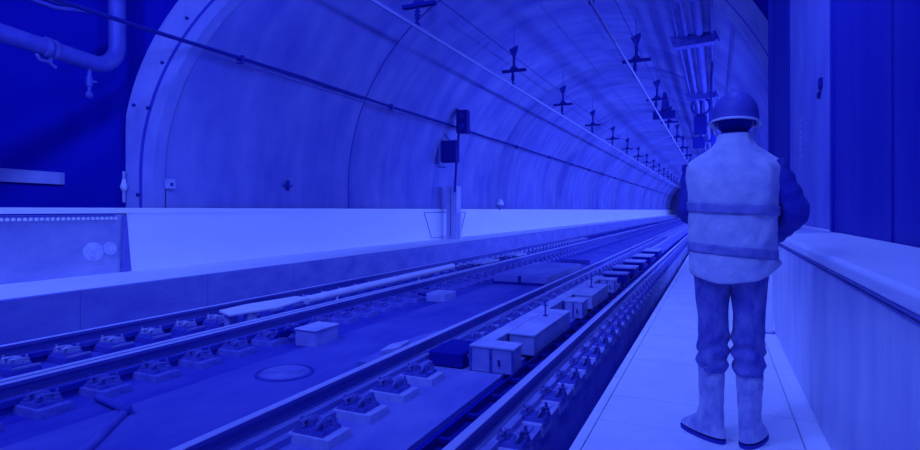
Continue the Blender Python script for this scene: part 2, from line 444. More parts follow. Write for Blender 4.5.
cover_box(-2.16, -1.845, 9.3, 10.8, -.44, -.2, 'cover_slab', 'pale cover slab between the middle and the farthest box', 'cover slab', False)
cover_box(-2.16, -1.845, 11.55, 11.9, -.47, -.2, 'equipment_box', 'farthest small pale box between the near rails', 'box')
for i, (a, l) in enumerate(((13.2, .5), (14.6, .8), (16.4, .8), (18.4, 1.2), (21, 1.5))):
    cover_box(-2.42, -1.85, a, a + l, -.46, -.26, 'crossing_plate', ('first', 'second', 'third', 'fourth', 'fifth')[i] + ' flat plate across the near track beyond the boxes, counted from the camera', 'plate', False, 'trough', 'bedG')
# pins standing on the covers
for i, (x, yk) in enumerate(((-2.05, 7.2), (-2.05, 10.2))):
    b = MB(); b.lathe([(0, .2), (.012, .2), (.012, .02), (.035, .015), (.035, 0)], (x, yk, -.2), 8); b.tube([(x - .03, yk, -.06), (x + .03, yk, -.06)], .008, 6)
    tag(b.build('marker_pin', M['darkm']), ('dark pin standing on the nearer long cover slab', 'dark pin standing on the farther narrow cover slab')[i], 'pin')
# dark rail joint / point lock left of the largest box
t = empty('point_lock', (-2.62, 5.35, -.47)); tag(t, 'dark point lock casting left of the largest box in the near track', 'point lock')
b = MB(); b.box(-.2, .2, 0, .6, 0, .16); b.build('casing', M['trough'], t, bevel=.02)
b = MB(); b.tube([(-.3, .15, .1), (.24, .15, .1)], .03, 8); b.tube([(-.3, .45, .1), (.24, .45, .1)], .03, 8); b.build('rod', M['plate'], t)

# raised crossing between the tracks
t = empty('crossing_platform', (-3.98, 11.9, -.465)); tag(t, 'low pale crossing platform with dark front edge on the centre slab', 'platform')
b = MB(); b.box(-.62, .62, 0, 3.4, .05, .2); b.build('deck', M['bedE'], t, bevel=.01)
b = MB(); b.box(-.64, .64, -.02, .0, .0, .05); b.box(.62, .65, 0, 3.4, .0, .06); b.build('edge_channel', M['trough'], t)
b = MB(); b.box(-.03, .03, -.05, 0, .02, .2); b.build('latch', M['black'], t)
b = MB(); b.box(-4.4, -3.5, 17.2, 17.9, -.465, -.33); b.box(-4.35, -3.55, 17.9, 19.5, -.465, -.38); tag(b.build('crossing_step', M['bedC'], bevel=.01), 'lower pale step slab beyond the crossing platform', 'step')
# plate with raised lozenge by the near track
t = empty('bearing_plate', (-3.35, 4.95, -.465)); tag(t, 'thick irregular concrete plate left of the near track, beyond the manhole', 'plate')
b = MB(); b.prism([(-.12, 0, 0), (.13, .0, 0), (.25, 1.0, 0), (.05, 1.9, 0), (-.10, 1.3, 0)], (0, 0, .07)); b.build('slab', M['bedE'], t, bevel=.015)
b = MB(); b.prism([(-.02, .3, .07), (.1, .5, .07), (.02, .9, .07), (-.07, .6, .07)], (0, 0, .05)); b.build('lozenge', M['boxc'], t, bevel=.01)

# manhole cover
t = empty('manhole_cover', (-4.0, 4.45, -.465)); tag(t, 'round patterned manhole cover in the centre slab', 'manhole cover')
b = MB(); b.lathe([(0, .014), (.25, .014), (.26, .008), (.26, 0)], (0, 0, 0), 40); b.build('plate', M['iron'], t)
b = MB(); b.lathe([(.263, 0), (.263, .014), (.29, .014), (.295, 0)], (0, 0, 0), 40, smooth=False); b.build('rim', M['bedB'], t)
b = MB(); b.lathe([(0, .012)] + [(.012 + .0115 * q, .021 if q % 2 else .013) for q in range(20)] + [(.238, .012)], (0, 0, 0), 40, smooth=False); b.build('tread_pattern', M['bedE'], t)
# conduit crossing the far bed with a bend
t = empty('drain_channel', (-4.9, 2.9, -.47)); tag(t, 'bent light drain conduit lying across the near end of the centre slab', 'conduit')
b = MB(); b.tube([(-.05, .26, .02), (.26, .20, .02), (.44, .16, .02), (.53, .10, .02), (.62, -.02, .02), (.93, -.42, .02), (1.1, -.68, .02)], .034, 10); b.build('tube', M['bedC'], t)
b = MB(); b.lathe([(.04, -.0), (.05, 0), (.05, .065), (0, .065)], (.52, .12, 0), 12); b.build('elbow_collar', M['bedB'], t)

# switch machine parts beside the far track
t = empty('point_machine', (-4.72, 5.45, -.485)); tag(t, 'pale box with dark hoses beside the right rail of the far track', 'point machine')
b = MB(); b.box(-.02, .30, 0, .46, 0, .2); b.build('housing', M['boxs'], t, bevel=.02)
b = MB(); b.box(-.03, .31, -.01, .47, .2, .225); b.build('lid', M['boxc'], t, bevel=.01)
for k in range(4):
    b = MB(); b.tube([(-.02, .06 + k * .09, .12), (-.12, .04 + k * .09, .19 + .01 * k), (-.25, .02 + k * .09, .16), (-.36, -.05 + k * .09, .03)], .02, 7); b.build('hose', M['trough'], t)
# second point machine farther on
t = empty('point_machine', (-4.75, 9.1, -.485)); tag(t, 'smaller pale box beside the far track, beyond the first point machine', 'point machine')
b = MB(); b.box(-.1, .28, 0, .5, 0, .16); b.build('housing', M['boxs'], t, bevel=.02)
b = MB(); b.tube([(-.1, .1, .1), (-.3, .1, .12), (-.5, .1, .05)], .025, 7); b.build('hose', M['trough'], t)

# pale covers lying between the rails of the far track
t = empty('cover_board', (-6.10, 5.6, -.5)); tag(t, 'wide pale cover board propped between the rails of the far track', 'cover board')
b = MB(); b.prism([(-.2, .1, .27), (.10, .0, .25), (.26, .75, .25), (.14, 1.6, .26), (-.06, 1.5, .28), (-.20, .6, .28)], (0, 0, .035)); b.build('board', M['white'], t, bevel=.008)
for (a, c_) in ((-.12, .12), (.05, .3)):
    b = MB(); b.box(a, a + .1, c_, c_ + .15, 0, .26); b.build('support', M['greym'], t)
b = MB(); b.tube([(-6.06, 7.25, -.27), (-6.06, 12.8, -.22)], .07, 12); b.tube([(-6.03, 8, -.5), (-6.03, 8, -.22)], .03, 8); b.tube([(-6.05, 11, -.5), (-6.05, 11, -.22)], .03, 8)
tag(b.build('cable_duct', M['white']), 'long pale duct running on from the cover board in the far track', 'duct')
for i, (yk, l) in enumerate(((14.3, 1.3), (17.2, 1.1))):
    b = MB(); b.box(-6.3, -5.85, yk, yk + l, -.3, -.25); b.box(-6.1, -6.0, yk + .2, yk + l - .2, -.5, -.3)
    tag(b.build('cover_plate', M['boxc'], bevel=.006), ('flat pale plate between the far rails past the long duct', 'flat pale plate between the far rails, the one farthest away')[i], 'plate')

# ------------------------------------------------------------------ overhead conductor rails and their supports
for x, z, lab in ((-6.2, 5.34, 'thin pale overhead conductor rail above the far track'), (-2.23, 5.24, 'thin pale overhead conductor rail above the near track')):
    t = empty('conductor_rail', (x, 3, z)); tag(t, lab, 'conductor rail', 'overhead conductor rails')
    b = MB(); b.prismY([(-.022, .07), (.022, .07), (.022, .062), (.008, .058), (.008, .02), (.014, .014), (.01, 0), (-.01, 0), (-.014, .014), (-.008, .02), (-.008, .058), (-.022, .062)], [0, 140]); b.build('profile', M['wire'], t)
    b = MB(); b.tube([(0, 0, -.006), (0, 140, -.006)], .008, 6); b.build('contact_wire', M['darkm'], t)
    dz = 1.02
    b = MB(); b.tube([(x + .02, 3, z + dz), (x + .02, 140, z + dz)], .012, 6)
    tag(b.build('feeder_wire', M['cable']), 'thin dark wire strung through the supports above the ' + ('far' if x < -4 else 'near') + ' track', 'wire')
def support(x, z):
    t = empty('wire_support', (x, 0, z))
    ceil = CZ + math.sqrt(R * R - (x - CX) ** 2) - z
    b = MB(); b.tube([(0, 0, 1.35), (0, 0, ceil + .02)], .018, 8); b.build('hanger_rod', M['midm'], t)
    b = MB(); b.prism([(-.17, -.05, 1.28), (.13, -.05, 1.40), (.13, -.05, 1.26), (.04, -.05, 1.02), (-.03, -.05, 1.02)], (0, .1, 0)); b.build('bracket', M['darkm'], t)
    b = MB(); b.tube([(.0, 0, 1.05), (0, 0, .66)], .05, 10); b.build('drop_tube', M['darkm'], t)
    b = MB(); b.prism([(-.16, -.04, .60), (.16, -.04, .60), (.06, -.04, .72), (-.06, -.04, .72)], (0, .08, 0)); b.build('gusset', M['darkm'], t)
    b = MB(); b.box(-.42, .42, -.07, -.02, .52, .60); b.box(-.42, .42, .02, .07, .52, .60); b.build('cross_arm', M['black'], t)
    b = MB(); b.lathe([(0, .52), (.04, .52), (.04, .45), (.075, .42), (.04, .39), (.075, .34), (.04, .31), (.07, .26), (.03, .22), (.03, .16), (.06, .15), (.06, .09), (0, .09)], (-.04, 0, 0), 12); b.build('insulator', M['black'], t)
    return t
ords = ['nearest', 'second nearest', 'third nearest', 'fourth nearest', 'fifth nearest', 'sixth nearest']
for x, z, nm in ((-6.2, 5.34, 'far'), (-2.23, 5.24, 'near')):
    proto = None
    for k in range(15):
        yk = 11.3 + 6.65 * k
        o = support(x, z) if proto is None else dup(proto, (x, yk, z))
        if proto is None: proto = o; o.location.y = yk
        lab = ('dark insulated hanger over the %s track, %s to the camera' % (nm, ords[k])) if k < 6 else 'small dark insulated hanger over the %s track deep in the tunnel' % nm
        tag(o, lab, 'wire support', 'wire supports over the %s track' % nm)
# section insulator on the near wire
t = empty('section_insulator', (-2.2, 28.2, 5.3)); tag(t, 'bulky dark frame hanging on the near conductor rail deep in the tunnel', 'insulator')
b = MB(); b.box(-.55, .45, 0, .3, .25, .62); b.build('housing', M['black'], t)
b = MB(); b.prism([(-.2, .05, .6), (.25, .05, .6), (.05, .05, 1.5), (-.1, .05, 1.5)], (0, .15, 0)); b.build('bracket', M['darkm'], t)

# ------------------------------------------------------------------ cable on the left lining
xl, zl = -9.27, 4.47
t = empty('wall_cable', (xl, 3.0, zl)); tag(t, 'thick dark cable running the length of the left tunnel lining', 'cable')
b = MB(); b.tube([(0, 0, 0)] + [(random.uniform(-.01, .01), 4 * k, -.03 if k % 2 else 0) for k in range(1, 36)], .04, 8); b.build('sheath', M['cable'], t)
b = MB(); b.tube([(-.03, 5.5, -.10), (-.03, 140, -.10)], .014, 6); b.build('earth_wire', M['midm'], t)
for k in range(18):
    yk = 9 + k * 6.1; b = MB(); b.box(-.12, .05, yk - 3 - .03, yk - 3 + .03, -.12, .05); b.build('bracket', M['darkm'], t)

# left wall signal
t = empty('signal', (-9.15, 19.7, 2.0)); tag(t, 'black signal with two housings on a pole by the left lining', 'signal')
b = MB(); b.tube([(-.08, 0, -.1), (0, 0, 1.2), (.12, 0, 2.4), (.05, 0, 3.1)], .05, 8); b.build('pole', M['darkm'], t)
b = MB(); b.box(-.62, .05, -.18, .18, 1.05, 1.9); b.build('lower_housing', M['black'], t, bevel=.03)
b = MB(); b.box(-.66, -.58, -.3, .22, 1.0, 2.05); b.build('backboard', M['midm'], t, bevel=.02)
b = MB(); b.box(.03, .52, -.15, .15, 2.15, 3.05); b.build('upper_housing', M['black'], t, bevel=.05)
b = MB()
for dz in (2.4, 2.8): b.lathe([(.09, 0), (.13, 0), (.13, .02)], (.27, -.17, dz), 12)
b.tube([(.27, -.15, 2.4), (.27, -.22, 2.4)], .12, 12); b.tube([(.27, -.15, 2.8), (.27, -.22, 2.8)], .12, 12); b.build('lens_hood', M['darkm'], t)
b = MB(); b.tube([(-.3, -.05, 1.95), (-.5, -.1, 2.2), (-.45, -.1, 2.5), (-.1, -.05, 2.6)], .04, 7); b.tube([(-.66, -.1, 1.5), (-.8, -.1, 1.2), (-.75, -.1, .9), (-.4, -.1, .85)], .03, 7); b.build('hose', M['midm'], t)
t = empty('trackside_cabinet', (-9.55, 20.2, .05)); tag(t, 'tall narrow grey cabinet standing below the black signal on the left walkway', 'cabinet')
b = MB(); b.box(-.2, .26, -.2, .2, 0, 2.1); b.build('body', M['greym'], t, bevel=.01)
b = MB(); b.box(-.02, .0, -.215, -.2, .1, 2.0); b.build('door_gap', M['darkm'], t)
b = MB(); b.tube([(.35, 0, 0), (.35, 0, 1.05)], .05, 8); b.build('conduit', M['white'], t)
b = MB()
q4 = [(-9.985, 18.6, 1.10), (-9.985, 22.4, 1.10), (-9.985, 21.9, .12), (-9.985, 19.2, .12)]
b.tube(q4 + q4[:2], .014, 6)
tag(b.build('access_frame', M['midm']), 'thin grey outline frame on the white parapet behind the grey cabinet', 'frame')

# small things on the left lining
def wallpt(z, side=-1): return CX + side * math.sqrt(R * R - (z - CZ) ** 2)
t = empty('wall_socket', (-10.02, 7.86, 1.63)); tag(t, 'small pale socket box low on the lining just inside the portal', 'socket box')
b = MB(); b.box(-.06, .03, -.09, .09, 0, .19); b.build('box', M['greym'], t, bevel=.01)
b = MB(); b.box(.03, .035, -.03, .03, .05, .12); b.build('cover', M['darkm'], t)
t = empty('wall_bracket', (-10.02, 11.3, 1.7)); tag(t, 'small dark cross bracket low on the left lining', 'bracket')
b = MB(); b.box(-.05, .02, -.02, .02, 0, .26); b.box(-.05, .03, -.12, .12, .10, .14); b.build('cross', M['darkm'], t)
t = empty('wall_lamp', (-9.95, 26.6, 1.45)); tag(t, 'small pale lamp low on the left lining beyond the signal', 'lamp')
b = MB(); b.lathe([(0, .32), (.14, .26), (.2, .08), (.2, 0), (0, 0)], (0, 0, 0), 14); b.build('lamp_shade', M['white'], t)
b = MB(); b.tube([(0, 0, -.25), (0, 0, 0)], .05, 8); b.build('stem', M['midm'], t)
t = empty('edge_marker', (-10.46, 7.18, 1.45)); tag(t, 'small pale knob fixed on the outer edge of the portal ring', 'knob')
b = MB(); b.lathe([(0, -.10), (.04, -.08), (.07, 0), (.04, .10), (.02, .2), (0, .22)], (0, 0, .2), 12); b.build('knob', M['white'], t)
b = MB(); b.tube([(0, 0, -.1), (0, 0, .5)], .03, 8); b.build('rod', M['greym'], t)
for i, (z_, a) in enumerate(((1.5, .22), (3.2, .2), (3.25, .42), (4.1, .25), (5.0, .3))):
    th = PI - math.asin((z_ - CZ) / (R + a)); x = CX + (R + a) * math.cos(th)
    b = MB(); b.tube([(x, y0(x) - .02, z_), (x, y0(x) + .05, z_)], .035, 8)
    tag(b.build('anchor_bolt', M['darkm']), 'small round anchor hole on the left limb of the portal ring', 'anchor', 'anchor holes on the portal ring')

# ------------------------------------------------------------------ hall pipe in front of the dark wall
px = -10.3
t = empty('hall_pipe', (px, 2.5, 3.9)); tag(t, 'large grey pipe with an elbow hanging in the dark hall at upper left', 'pipe')
pts = [(0, 0, .34)]
E0 = 4.02
pts += [(0, E0, -.03)]
for k in range(1, 9):
    a = PI / 2 * k / 8; pts.append((0, E0 + .42 * math.sin(a), .39 - .42 * math.cos(a)))
pts.append((-.02, E0 + .42, 3.2))
b = MB(); b.tube(pts, .145, 20); b.build('tube', M['pipe'], t)
b = MB(); b.tube([(0, 3.16, .05), (0, 3.23, .044)], .175, 20); b.tube([(0, 3.29, .04), (0, 3.34, .036)], .17, 20); b.build('coupling', M['midm'], t)
b = MB(); b.tube([(.02, 3.04, -.10), (.04, 3.08, -.19), (.0, 3.22, -.18), (0, 3.36, -.26)], .03, 8); b.box(-.04, .04, 3.23, 3.28, -.2, .0); b.build('clamp_hook', M['midm'], t)
v = MB(); v.tube([(0, 3.92, -.12), (0, 3.92, -.30)], .035, 10); v.tube([(0, 3.92, -.30), (0, 3.92, -.46)], .055, 10); v.tube([(0, 3.92, -.46), (0, 3.92, -.60)], .03, 10); v.lathe([(0, .07), (.05, .05), (.065, 0), (.05, -.05), (0, -.07)], (0, 3.92, -.62), 12); dv = v.build('drain_valve', M['pipe'], t)
v = MB(); v.tube([(0, 3.92, -.38), (.1, 3.99, -.38)], .018, 8); v.build('handle', M['midm'], dv)
# bracket at top of frame
b = MB(); b.tube([(px - .1, 5.0, 4.75), (px - .1, 5.9, 4.7), (px - .1, 6.6, 4.85)], .04, 8); b.box(px - .15, px - .05, 5.35, 6.1, 4.78, 4.83)
b.tube([(px - .1, 5.6, 4.8), (px - .1, 5.6, 5.6)], .02, 6)
tag(b.build('pipe_hanger', M['pipe']), 'thin metal hanger beside the upright pipe at the top edge', 'hanger')
# pale tray on the dark wall
def on_wall(x, z, d=0): return (x, y0(x) + .3 - d, z)
b = MB(); b.prism([on_wall(-13.4, 2.08), on_wall(-11.62, 1.93), on_wall(-11.62, 1.70), on_wall(-13.4, 1.80)], (0, -.08, 0))
tag(b.build('cable_tray', M['greym']), 'pale horizontal cable tray on the dark wall at far left', 'cable tray')

# ------------------------------------------------------------------ pipe bundle and signal under the right crown
t = empty('pipe_bundle', (-.52, 9, 5.95)); tag(t, 'bundle of ceiling pipes with cross brackets along the right of the vault', 'pipe bundle')
for dx, r in ((-.42, .03), (-.22, .07), (.10, .12), (.42, .035)):
    b = MB(); b.tube([(dx, 4.5, -abs(dx) * .2), (dx, 60, -abs(dx) * .2)], r, 10); b.build('pipe', M['bundle'], t)
for yk in (7.2, 15.3, 23.3, 31.3, 39.3):
    b = MB(); b.prism([(-.62, yk, -.05), (.50, yk, -.02), (.50, yk, -.3), (-.52, yk, -.35)], (0, .35, 0)); b.prism([(.5, yk, .0), (.5, yk, -.22), (.62, yk, -.28)], (0, .2, 0))
    b.tube([(-.5, yk + .15, -.1), (-.5, yk + .15, .75)], .02, 6); b.tube([(.4, yk + .15, -.1), (.4, yk + .15, .14)], .02, 6); b.build('cross_bracket', M['plate'], t)
t = empty('tunnel_signal', (-.55, 24.5, 3.7)); tag(t, 'dark two-box signal hanging above the worker helmet, under the pipe bundle', 'signal')
b = MB(); b.box(-.26, .22, 0, .3, .55, 1.3); b.build('upper_box', M['black'], t, bevel=.02)
b = MB(); b.box(-.30, .15, 0, .3, .0, .45); b.build('lower_box', M['black'], t, bevel=.02)
b = MB(); b.box(-.05, .05, .1, .2, .4, 2.3); b.build('stem', M['darkm'], t)
b = MB(); ring = [(.34 * math.cos(a) + .0, .1, 1.68 + .34 * math.sin(a)) for a in [PI * 2 * k / 24 for k in range(25)]]; b.tube(ring, .05, 8); b.build('hoop', M['darkm'], t)
t = empty('tunnel_speaker', (.02, 19.2, 3.0)); tag(t, 'small dark box low behind the worker helmet on its left', 'box')
b = MB(); b.box(-.16, .2, 0, .3, 0, .55); b.build('housing', M['black'], t, bevel=.02)
b = MB(); b.tube([(.05, .1, .5), (-.2, .1, 1.0), (-.1, .1, 3.4)], .03, 8); b.build('hanger_rod', M['darkm'], t)
# dark longitudinal conduits on the right lining
for i, ang in enumerate((46, 38)):
    a = math.radians(ang); x = CX + (R - .04) * math.cos(a); z = CZ + (R - .04) * math.sin(a)
    b = MB(); b.tube([(x, y0(x) + .5, z), (x, 120, z)], .014, 6)
    tag(b.build('conduit', M['plate']), ('upper thin conduit along the right curve of the vault', 'lower thin conduit along the right curve of the vault')[i], 'conduit')
# thin cable loops across the vault on the near-wire side
for i, (dx, ang) in enumerate(((0, 98), (0, 84), (0, 72))):
    a = math.radians(ang); x = CX + (R - .03) * math.cos(a); z = CZ + (R - .03) * math.sin(a)
    b = MB(); b.tube([(x, y0(x) + .5, z), (x, 130, z)], .02, 6)
    tag(b.build('conduit', M['midm']), ('thin conduit along the crown of the vault, left of the other crown conduits', 'thin conduit along the crown of the vault, middle of three', 'thin conduit along the crown of the vault, rightmost of three')[i], 'conduit')

# ------------------------------------------------------------------ added lamps, placed to light hall and tunnel
def area(loc, rot, sx, sy, e):
    l = bpy.data.lights.new('lamp', 'AREA'); l.shape = 'RECTANGLE'; l.size = sx; l.size_y = sy; l.energy = e; l.color = LC
    o = bpy.data.objects.new('fill_light', l); C.objects.link(o); o.location = loc; o.rotation_euler = rot; return o
def fill_luminaire(loc, length, lab, rotz=0):
    t = empty('fill_strip_lamp', loc); t.rotation_euler = (0, 0, rotz); tag(t, lab, 'lamp', 'added hall strip lamps')
    b = MB(); b.box(-.15, .15, -length / 2, length / 2, .05, .12); b.build('housing', M['white'], t)
    b = MB()
    for dx in (-.07, .07): b.tube([(dx, -length / 2 + .05, .03), (dx, length / 2 - .05, .03)], .02, 8)
    b.build('tube', M['tube'], t)
    return t
HALL = [(-8.0, 1.0, 6.4), (-3.2, -.5, 6.4), (-.3, .5, 5.2), (-3.2, 4.2, 6.6), (-.1, 4.6, 5.6)]  # unseen fill lamps above the view, added to light tracks and lining
EH = [560, 290, 66, 600, 60]; ET = 330
ROT = [(0, math.radians(32), 0), (math.radians(55), 0, 0), (0, 0, 0), (math.radians(78), 0, 0), (0, 0, 0)]
for i, (x, y, z) in enumerate(HALL):
    fill_luminaire((x, y, z), 3.0, 'unseen strip lamp added high over the tracks to light the hall')
    area((x, y, z - .02), ROT[i], .5, 3.0, EH[i])
for k in range(26):  # lamp row added, mostly behind the worker, to brighten the lining
    yk = 17.4 + k * 4.6; z = 3.1; x = CX + (R - .12) * math.cos(math.asin((z - CZ) / R))
    t = empty('fill_tunnel_lamp', (x, yk, z)); tag(t, 'small strip lamp added on the right lining to light the tunnel', 'lamp', 'added tunnel lining lamps')
    b = MB(); b.box(.0, .1, -.6, .6, -.06, .06); b.build('housing', M['white'], t)
    b = MB(); b.tube([(-.02, -.55, 0), (-.02, .55, 0)], .02, 6); b.build('tube', M['tube'], t)
    area((x - .06, yk, z), (0, math.radians(76 if k < 2 else 95), 0), .5, 1.5, ET)

# ------------------------------------------------------------------ world: even blue ambient fill, added to lift the shade
w = bpy.data.worlds.new('world'); sc.world = w; w.use_nodes = True
bg = w.node_tree.nodes['Background']; bg.inputs[0].default_value = (.002, .006, .30, 1); bg.inputs[1].default_value = 1.0

# ------------------------------------------------------------------ worker, seen from behind
WX, WY = .068, 3.22
wk = empty('person', (WX, WY, 0)); tag(wk, 'worker in hard hat, pale hi-vis vest, jeans and rubber boots walking away on the walkway', 'person')
def skin_body():
    J = {}; E_ = []
    def j(n, p, r): J[n] = (p, r)
    j('pelvis', (0, 0, .93), .125); j('waist', (0, .0, 1.08), .115); j('chest', (.005, .0, 1.30), .125); j('neck0', (.015, .0, 1.48), .06); j('neck', (.02, .03, 1.56), .052)
    j('shl', (-.165, 0, 1.42), .06); j('ell', (-.215, -.01, 1.17), .04); j('wrl', (-.09, .26, 1.10), .027); j('pal', (-.07, .33, 1.10), .03)
    j('shr', (.175, 0, 1.42), .06); j('elr', (.295, -.03, 1.17), .04); j('wrr', (.22, .25, 1.09), .027); j('par', (.19, .32, 1.09), .03)
    for s, n in ((-1, 'l'), (1, 'r')):
        j('hip' + n, (s * .085, 0, .86), .085); j('kne' + n, (s * .085, .0, .49), .055); j('ank' + n, (s * .08, .0, .10), .04); j('toe' + n, (s * (.08 + .02), .13, .04), .035)
        E_.extend([('pelvis', 'hip' + n), ('hip' + n, 'kne' + n), ('kne' + n, 'ank' + n), ('ank' + n, 'toe' + n)])
        E_.extend([('chest', 'sh' + n), ('sh' + n, 'el' + n), ('el' + n, 'wr' + n), ('wr' + n, 'pa' + n)])
        pa = Vector(J['pa' + n][0])
        for f, (dx, L_) in enumerate(((-.03, .062), (-.01, .075), (.01, .07), (.03, .055))):
            a1 = pa + Vector((dx * .9, .045, .0)); a2 = a1 + Vector((dx * .2, L_ * .55, -.012)); a3 = a2 + Vector((0, L_ * .35, -.03))
            pr = 'pa' + n
            for q, pt in enumerate((a1, a2, a3)):
                nm = 'f%s%d%d' % (n, f, q); j(nm, tuple(pt), .0095 - q * .001); E_.append((pr, nm)); pr = nm
        th = pa + Vector((-s * .035, .0, .0)); th2 = th + Vector((-s * .02, .035, -.01)); j('t' + n, tuple(th), .011); j('u' + n, tuple(th2), .0095); E_.extend([('pa' + n, 't' + n), ('t' + n, 'u' + n)])
    E_.extend([('pelvis', 'waist'), ('waist', 'chest'), ('chest', 'neck0'), ('neck0', 'neck')])
    names = list(J); idx = {n: i for i, n in enumerate(names)}
    me = bpy.data.meshes.new('tmp'); me.from_pydata([J[n][0] for n in names], [(idx[a], idx[b]) for a, b in E_], [])
    o = bpy.data.objects.new('tmp', me); C.objects.link(o)
    md = o.modifiers.new('skin', 'SKIN'); md.use_smooth_shade = True
    sv = me.skin_vertices[0].data
    for n in names: sv[idx[n]].radius = (J[n][1], J[n][1]); sv[idx[n]].use_root = (n == 'pelvis')
    s2 = o.modifiers.new('sub', 'SUBSURF'); s2.levels = 1
    dg = bpy.context.evaluated_depsgraph_get(); dg.update()
    m2 = bpy.data.meshes.new_from_object(o.evaluated_get(dg))
    bpy.data.objects.remove(o)
    bm = bmesh.new(); bm.from_mesh(m2)
    def ell(c, r):
        rr = bmesh.ops.create_icosphere(bm, subdivisions=3, radius=1)
        for v_ in rr['verts']: v_.co = Vector((c[0] + v_.co.x * r[0], c[1] + v_.co.y * r[1], c[2] + v_.co.z * r[2]))
    ell((.022, .06, 1.68), (.075, .092, .10)); ell((.022, .085, 1.625), (.055, .07, .06))          # skull, jaw
    ell((.022, .155, 1.655), (.014, .02, .022)); ell((.022, .145, 1.615), (.024, .012, .008))       # nose, lips
    for s in (-1, 1): ell((.022 + s * .078, .05, 1.655), (.01, .02, .032)); ell((.022 + s * .03, .14, 1.68), (.013, .01, .008))
    bm.to_mesh(m2); bm.free()
    ob = bpy.data.objects.new('body', m2); C.objects.link(ob); ob.parent = wk
    m2.materials.clear(); m2.materials.append(M['skin'])
    rm = ob.modifiers.new('remesh', 'REMESH'); rm.mode = 'VOXEL'; rm.voxel_size = .007; rm.use_smooth_shade = True
    return ob
skin_body()
# jacket: collar and two sleeves with folds
def folds(amp, f, ph=0): return lambda a, z: amp * math.sin(f * z + 2.2 * math.sin(a + ph)) + amp * .6 * math.sin(3 * a + z * 17 + ph)
b = MB()
b.loft([(.015, .0, 1.44, .10, .095), (.018, .0, 1.50, .085, .085), (.02, .01, 1.555, .075, .078), (.022, .02, 1.60, .070, .074), (.022, .02, 1.60, .062, .066), (.02, .01, 1.54, .06, .064)], 28, folds(.03, 40), caps=False)
def sleeve(p0, p1, p2, r0, r1, r2):
    p0, p1, p2 = map(Vector, (p0, p1, p2)); pts = []; rs = []; n1, n2 = 12, 10
    for k in range(n1): f = k / n1; pts.append(p0.lerp(p1, f)); rs.append(r0 + (r1 - r0) * f + .004 * math.sin(k * 1.9))
    for k in range(n2 + 1): f = k / n2; pts.append(p1.lerp(p2, f)); rs.append(r1 + (r2 - r1) * f + .003 * math.sin(k * 2.3))
    for _ in range(3):
        q = list(pts)
        for i in range(1, len(pts) - 1): q[i] = (pts[i - 1] + pts[i] * 2 + pts[i + 1]) / 4
        pts = q
    b.tube(pts, rs, 18)
sleeve((-.165, 0, 1.43), (-.205, -.012, 1.18), (-.10, .24, 1.12), .066, .054, .042)
sleeve((.185, 0, 1.43), (.300, -.035, 1.185), (.215, .20, 1.06), .070, .058, .046)
b.build('jacket', M['jacket'], wk)
# vest
def vwob(a, z):
    return .022 * math.sin(5 * a + 9 * z) + .016 * math.sin(11 * a - 14 * z + 2 * math.sin(9 * z)) + .014 * math.sin(23 * z + 3 * a) + .008 * math.sin(37 * z - 7 * a)
VR = [(.01, 0, .835, .200, .15), (.01, 0, .86, .206, .152), (.008, 0, .92, .204, .150), (.006, 0, 1.0, .200, .148), (.005, 0, 1.08, .200, .148), (.005, 0, 1.18, .204, .15), (.005, 0, 1.28, .216, .152), (.006, 0, 1.36, .232, .146), (.008, 0, 1.42, .230, .132), (.01, 0, 1.455, .200, .118), (.014, 0, 1.49, .148, .105), (.018, 0, 1.52, .105, .094), (.02, .005, 1.555, .084, .086), (.022, .012, 1.585, .080, .083), (.022, .012, 1.585, .074, .077), (.02, .005, 1.54, .076, .08)]
rings = []
for i in range(len(VR) - 1):
    for s_ in range(3):
        f = s_ / 3; rings.append(tuple(VR[i][q] + (VR[i + 1][q] - VR[i][q]) * f for q in range(5)) + (.86,))
rings.append(VR[-1] + (.86,))
def vhem(a, z): return vwob(a, z)
b = MB(); b.loft(rings, 64, vhem, caps=False)
# drop hem: lower at back-right, folds
vv = []
for (x, y, z) in b.v:
    if z < .95: z += (.95 - z) / .15 * (.06 * max(0, abs(x + .02) / .2) ** 2 + (.03 if x > .12 else 0) * (x - .12) / .1 + .004 * math.sin(x * 30))
    vv.append((x, y, z))
b.v = vv
vest = b.build('vest', M['vest'], wk)
md = vest.modifiers.new('solid', 'SOLIDIFY'); md.thickness = .006; md.offset = 1
def hoop(zc, h, tilt, name='reflective_band'):
    rr = []
    for i in range(5):
        z = zc - h / 2 + h * i / 4
        for q in range(len(VR) - 1):
            if VR[q][2] <= z <= VR[q + 1][2]:
                f = (z - VR[q][2]) / (VR[q + 1][2] - VR[q][2]); cx, cy, _, rx, ry = [VR[q][k] + (VR[q + 1][k] - VR[q][k]) * f for k in range(5)]; break
        rr.append((cx, cy, z, rx + .009, ry + .009, .86, tilt))
    b = MB(); b.loft(rr, 64, vwob, caps=False)
    o = b.build(name, M['band'], vest); s_ = o.modifiers.new('s', 'SOLIDIFY'); s_.thickness = .003; return o
hoop(1.205, .05, -.012); hoop(.995, .05, -.018)
